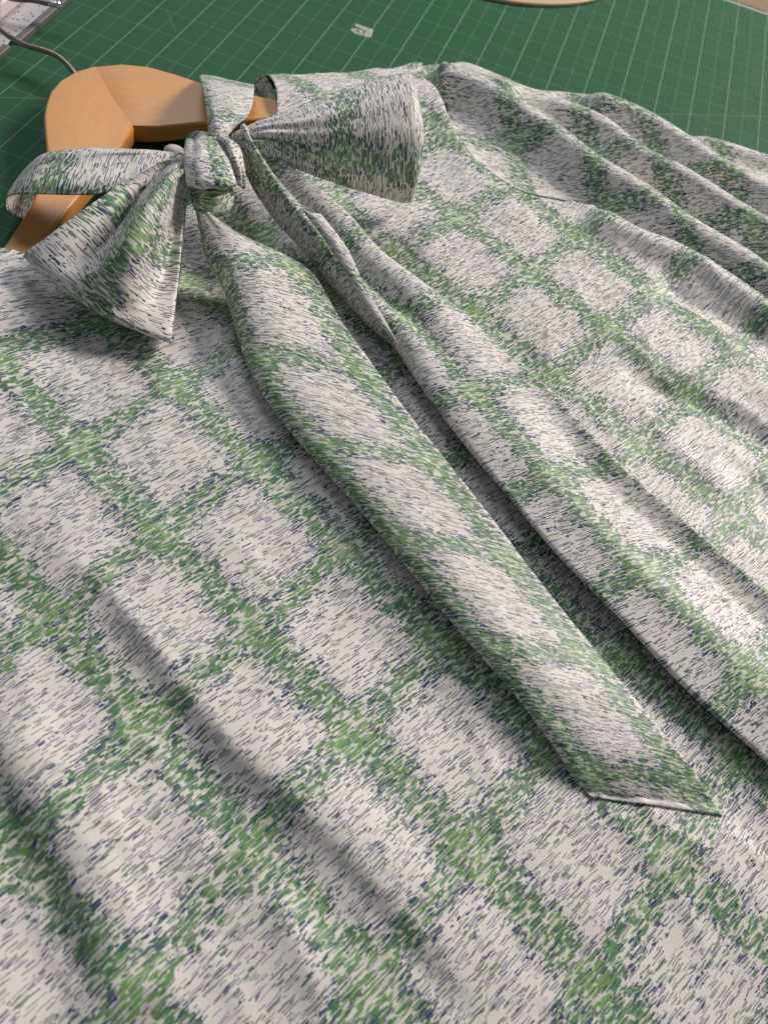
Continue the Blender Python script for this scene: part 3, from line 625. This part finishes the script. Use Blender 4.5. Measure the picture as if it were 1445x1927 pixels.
# facing that curls inside the right neckline
FC = [[(-14.97, 25.54, 1.60), (-15.11, 25.41, 1.40), (-15.19, 25.40, 1.00), (-15.14, 25.21, 0.60)],
      [(-14.42, 25.11, 1.70), (-14.64, 25.20, 1.40), (-14.80, 25.14, 1.00), (-14.81, 25.03, 0.60)],
      [(-13.71, 24.19, 1.75), (-13.98, 24.47, 1.40), (-14.28, 24.70, 1.00), (-14.39, 24.79, 0.60)],
      [(-12.98, 22.87, 1.75), (-13.33, 23.27, 1.40), (-13.72, 23.80, 1.00), (-13.97, 24.17, 0.60)]]
patch('neck_facing', FC, 7, 7, 2.5, blouse, off=(0.2, 0.3))

# ---------------------------------------------------------------- wooden hanger
hanger = tag(empty('clothes_hanger', (-19, 17, 0)), 'varnished light wooden clothes hanger inside the neck of the blouse', 'hanger')
HT, HB = 1.75, 0.80
rot30 = lambda v, a: (v[0] * math.cos(a) + v[1] * math.sin(a), -v[0] * math.sin(a) + v[1] * math.cos(a))
armR = [(-18.69, 16.88, 1.75), (-20.57, 18.56, 1.75), (-22.84, 20.97, 1.75), (-21.73, 21.95, 1.75), (-20.41, 22.50, 1.75), (-18.88, 22.62, 1.75), (-17.46, 22.61, 1.75), (-15.49, 22.82, 1.75), (-13.14, 23.32, 1.75), (-11.2, 23.2, 1.75), (-10.4, 23.2, 1.75), (-10.4, 22.6, 1.75), (-11.2, 22.0, 1.75), (-12.52, 21.57, 1.75), (-14.46, 20.16, 1.75), (-15.63, 19.28, 1.75), (-16.52, 18.52, 1.75), (-17.60, 17.59, 1.75)]
armL = [(-22.84, 20.97, 1.75), (-20.57, 18.56, 1.75), (-18.69, 16.88, 1.75), (-18.55, 14.68, 1.75), (-18.56, 12.05, 1.75), (-18.57, 9.57, 1.75), (-18.38, 5.98, 1.75), (-17.3, 1.0, 1.75), (-17.5, -3, 1.75), (-19.4, -3, 1.75), (-19.9, 1.0, 1.75), (-19.78, 6.27, 1.75), (-19.94, 7.65, 1.75), (-20.12, 9.03, 1.75), (-20.64, 10.98, 1.75), (-21.30, 12.74, 1.75), (-22.19, 14.21, 1.75), (-22.91, 15.46, 1.75), (-23.30, 16.41, 1.75), (-23.65, 17.53, 1.75), (-23.73, 18.70, 1.75), (-23.46, 19.95, 1.75)]
def arm(name, pts, ang):
    o = prism(name, pts, HB, HT, WOOD, None, 0.16, 4, uv=lambda v: rot30((v[0] + v[2] * 0.7, v[1] + v[2]), ang))
    o.parent = hanger; o.location = (19 * CM, -17 * CM, 0)
    me = o.data; n = len(pts); joint = lambda v: v % n in (0, 1, 2)
    w = [0.0 if (joint(e.vertices[0]) and joint(e.vertices[1])) else 1.0 for e in me.edges]
    at = me.attributes.new('bevel_weight_edge', 'FLOAT', 'EDGE'); at.data.foreach_set('value', w)
    bv = o.modifiers['bevel']; bv.limit_method = 'WEIGHT'
    wn = o.modifiers.new('wn', 'WEIGHTED_NORMAL'); wn.keep_sharp = True
    return o
arm('arm', armR, math.radians(30)); arm('arm', armL, math.radians(-78))
def tube(name, pts, rad, mat, parent, seg=10, k=6):
    P = crom(np.asarray(pts, float), k); n = len(P); r = rad if hasattr(rad, '__len__') else [rad] * n
    T = np.gradient(P, axis=0); T /= np.linalg.norm(T, axis=1, keepdims=True); V = []
    for i in range(n):
        a = np.cross(T[i], [0, 0, 1.0]); a /= np.linalg.norm(a) + 1e-9; b = np.cross(a, T[i])
        for j in range(seg):
            th = 2 * math.pi * j / seg; V.append(P[i] + r[min(i, len(r) - 1)] * (a * math.cos(th) + b * math.sin(th)))
    F = [(i * seg + j, i * seg + (j + 1) % seg, (i + 1) * seg + (j + 1) % seg, (i + 1) * seg + j) for i in range(n - 1) for j in range(seg)]
    F += [tuple(range(seg))[::-1], tuple((n - 1) * seg + j for j in range(seg))]
    return mesh_grid(name, np.array(V), F, [(v[0], v[1]) for v in V], mat, parent, 0)
hk = tube('hook', [(-22.72, 19.84, 1.10), (-23.48, 20.25, 1.10), (-24.09, 20.74, 1.15), (-24.76, 21.20, 1.20), (-25.54, 21.52, 1.25), (-26.39, 21.49, 1.30), (-27.24, 21.43, 1.30), (-27.98, 21.64, 1.30), (-28.78, 21.95, 1.30), (-31.5, 23.5, 1.3), (-33.6, 25.2, 1.3), (-33.6, 27.4, 1.3), (-30.68, 25.45, 1.30), (-29.27, 25.89, 1.30), (-28.68, 26.02, 1.30), (-28.26, 26.11, 1.30)], 0.155, WIRE, hanger)
hk.location = (19 * CM, -17 * CM, 0)
tip = tube('hook_tip', [(-28.28, 26.09, 1.30), (-28.11, 26.14, 1.30), (-27.91, 26.21, 1.30), (-27.80, 26.25, 1.30), (-27.71, 26.28, 1.30), (-27.60, 26.32, 1.30), (-27.55, 26.34, 1.30)], [0.165] * 19 + [0.2, 0.235, 0.25, 0.26, 0.265, 0.262, 0.25, 0.23, 0.21, 0.18, 0.15, 0.12, 0.1, 0.08, 0.06, 0.05, 0.04, 0.02], CHROME, None)
tip.parent = hk

def on_patch(o, c):                                       # a column of a dense patch, in cm
    me = o.data; nv = len(me.vertices); co = np.empty(nv * 3); me.vertices.foreach_get('co', co); co = co.reshape(-1, 3) / CM
    nc = o['columns']; return co.reshape(-1, nc, 3)[:, c]
stitches('seam', on_patch(tail2, -1)[40::4], 0.035, tail2, lift=0.0)
SEAMD = plain('dark_seam', (0.12, 0.16, 0.11), 0.8, 0, 0.4)
ah = np.asarray(ARMHOLE, float); ah[:, 2] = 1.27
stitches('armhole_seam', ah, 0.036, blouse).data.materials[0] = SEAMD
stitches('seam', on_patch(tail1, -1)[24::4], 0.022, tail1)
stitches('seam', on_patch(flap, -1)[::3], 0.03, tail2, lift=0.0)
# pale button half hidden behind the left side of the knot
bc = np.array((-14.79, 13.38, 3.70)); BV = []; BF = []
for a in range(9):
    th = math.pi * a / 8
    for b in range(20):
        ph = 2 * math.pi * b / 20; BV.append((bc[0] + 0.55 * math.sin(th) * math.cos(ph), bc[1] + 0.40 * math.sin(th) * math.sin(ph), bc[2] + 0.28 * math.cos(th)))
BF = [(a * 20 + b, a * 20 + (b + 1) % 20, (a + 1) * 20 + (b + 1) % 20, (a + 1) * 20 + b) for a in range(8) for b in range(20)]
mesh_grid('button', BV, BF, [(v[0], v[1]) for v in BV], PALE, blouse, 0)

# ---------------------------------------------------------------- beside the mat
tray = tag(empty('speckled_tray', (-31, 24, -0.3)), 'speckled white tray with a dark grey rim beside the mat, under the hanger hook', 'tray')
for nm, lo, hi, m in (('rim', (-29.22, 23.3, -0.3), (-28.78, 45, 0.30), RIM), ('rim', (-29.42, 8, -0.3), (-28.98, 22.55, 0.26), RIM), ('panel', (-45, 8, -0.3), (-29.44, 45, 0.08), SPECK)):
    o = box(nm, lo, hi, m, tray, 0.06); o.location = (31 * CM, -24 * CM, 0.3 * CM)
blk = tag(box('pale_block', (-38, 22.5, 0.085), (-30.9, 29, 0.9), PALE, None, 0.15), 'pale pinkish plastic block on the speckled tray at the corner', 'block')
# pale wooden thing at the far side of the mat, only its rounded edge in view
pw = prism('wooden_paddle', [(1.2 + 8.6 * math.cos(a) * 0.809 - 5.2 * math.sin(a) * 0.588 - 4.2, 53.4 + 8.6 * math.cos(a) * 0.588 + 5.2 * math.sin(a) * 0.809) for a in np.linspace(0, 2 * math.pi, 48, endpoint=False)], 0.0, 0.3, PALEWOOD, None, 0.12)
tag(pw, 'pale rounded wooden piece lying at the far side of the mat', 'wooden piece')
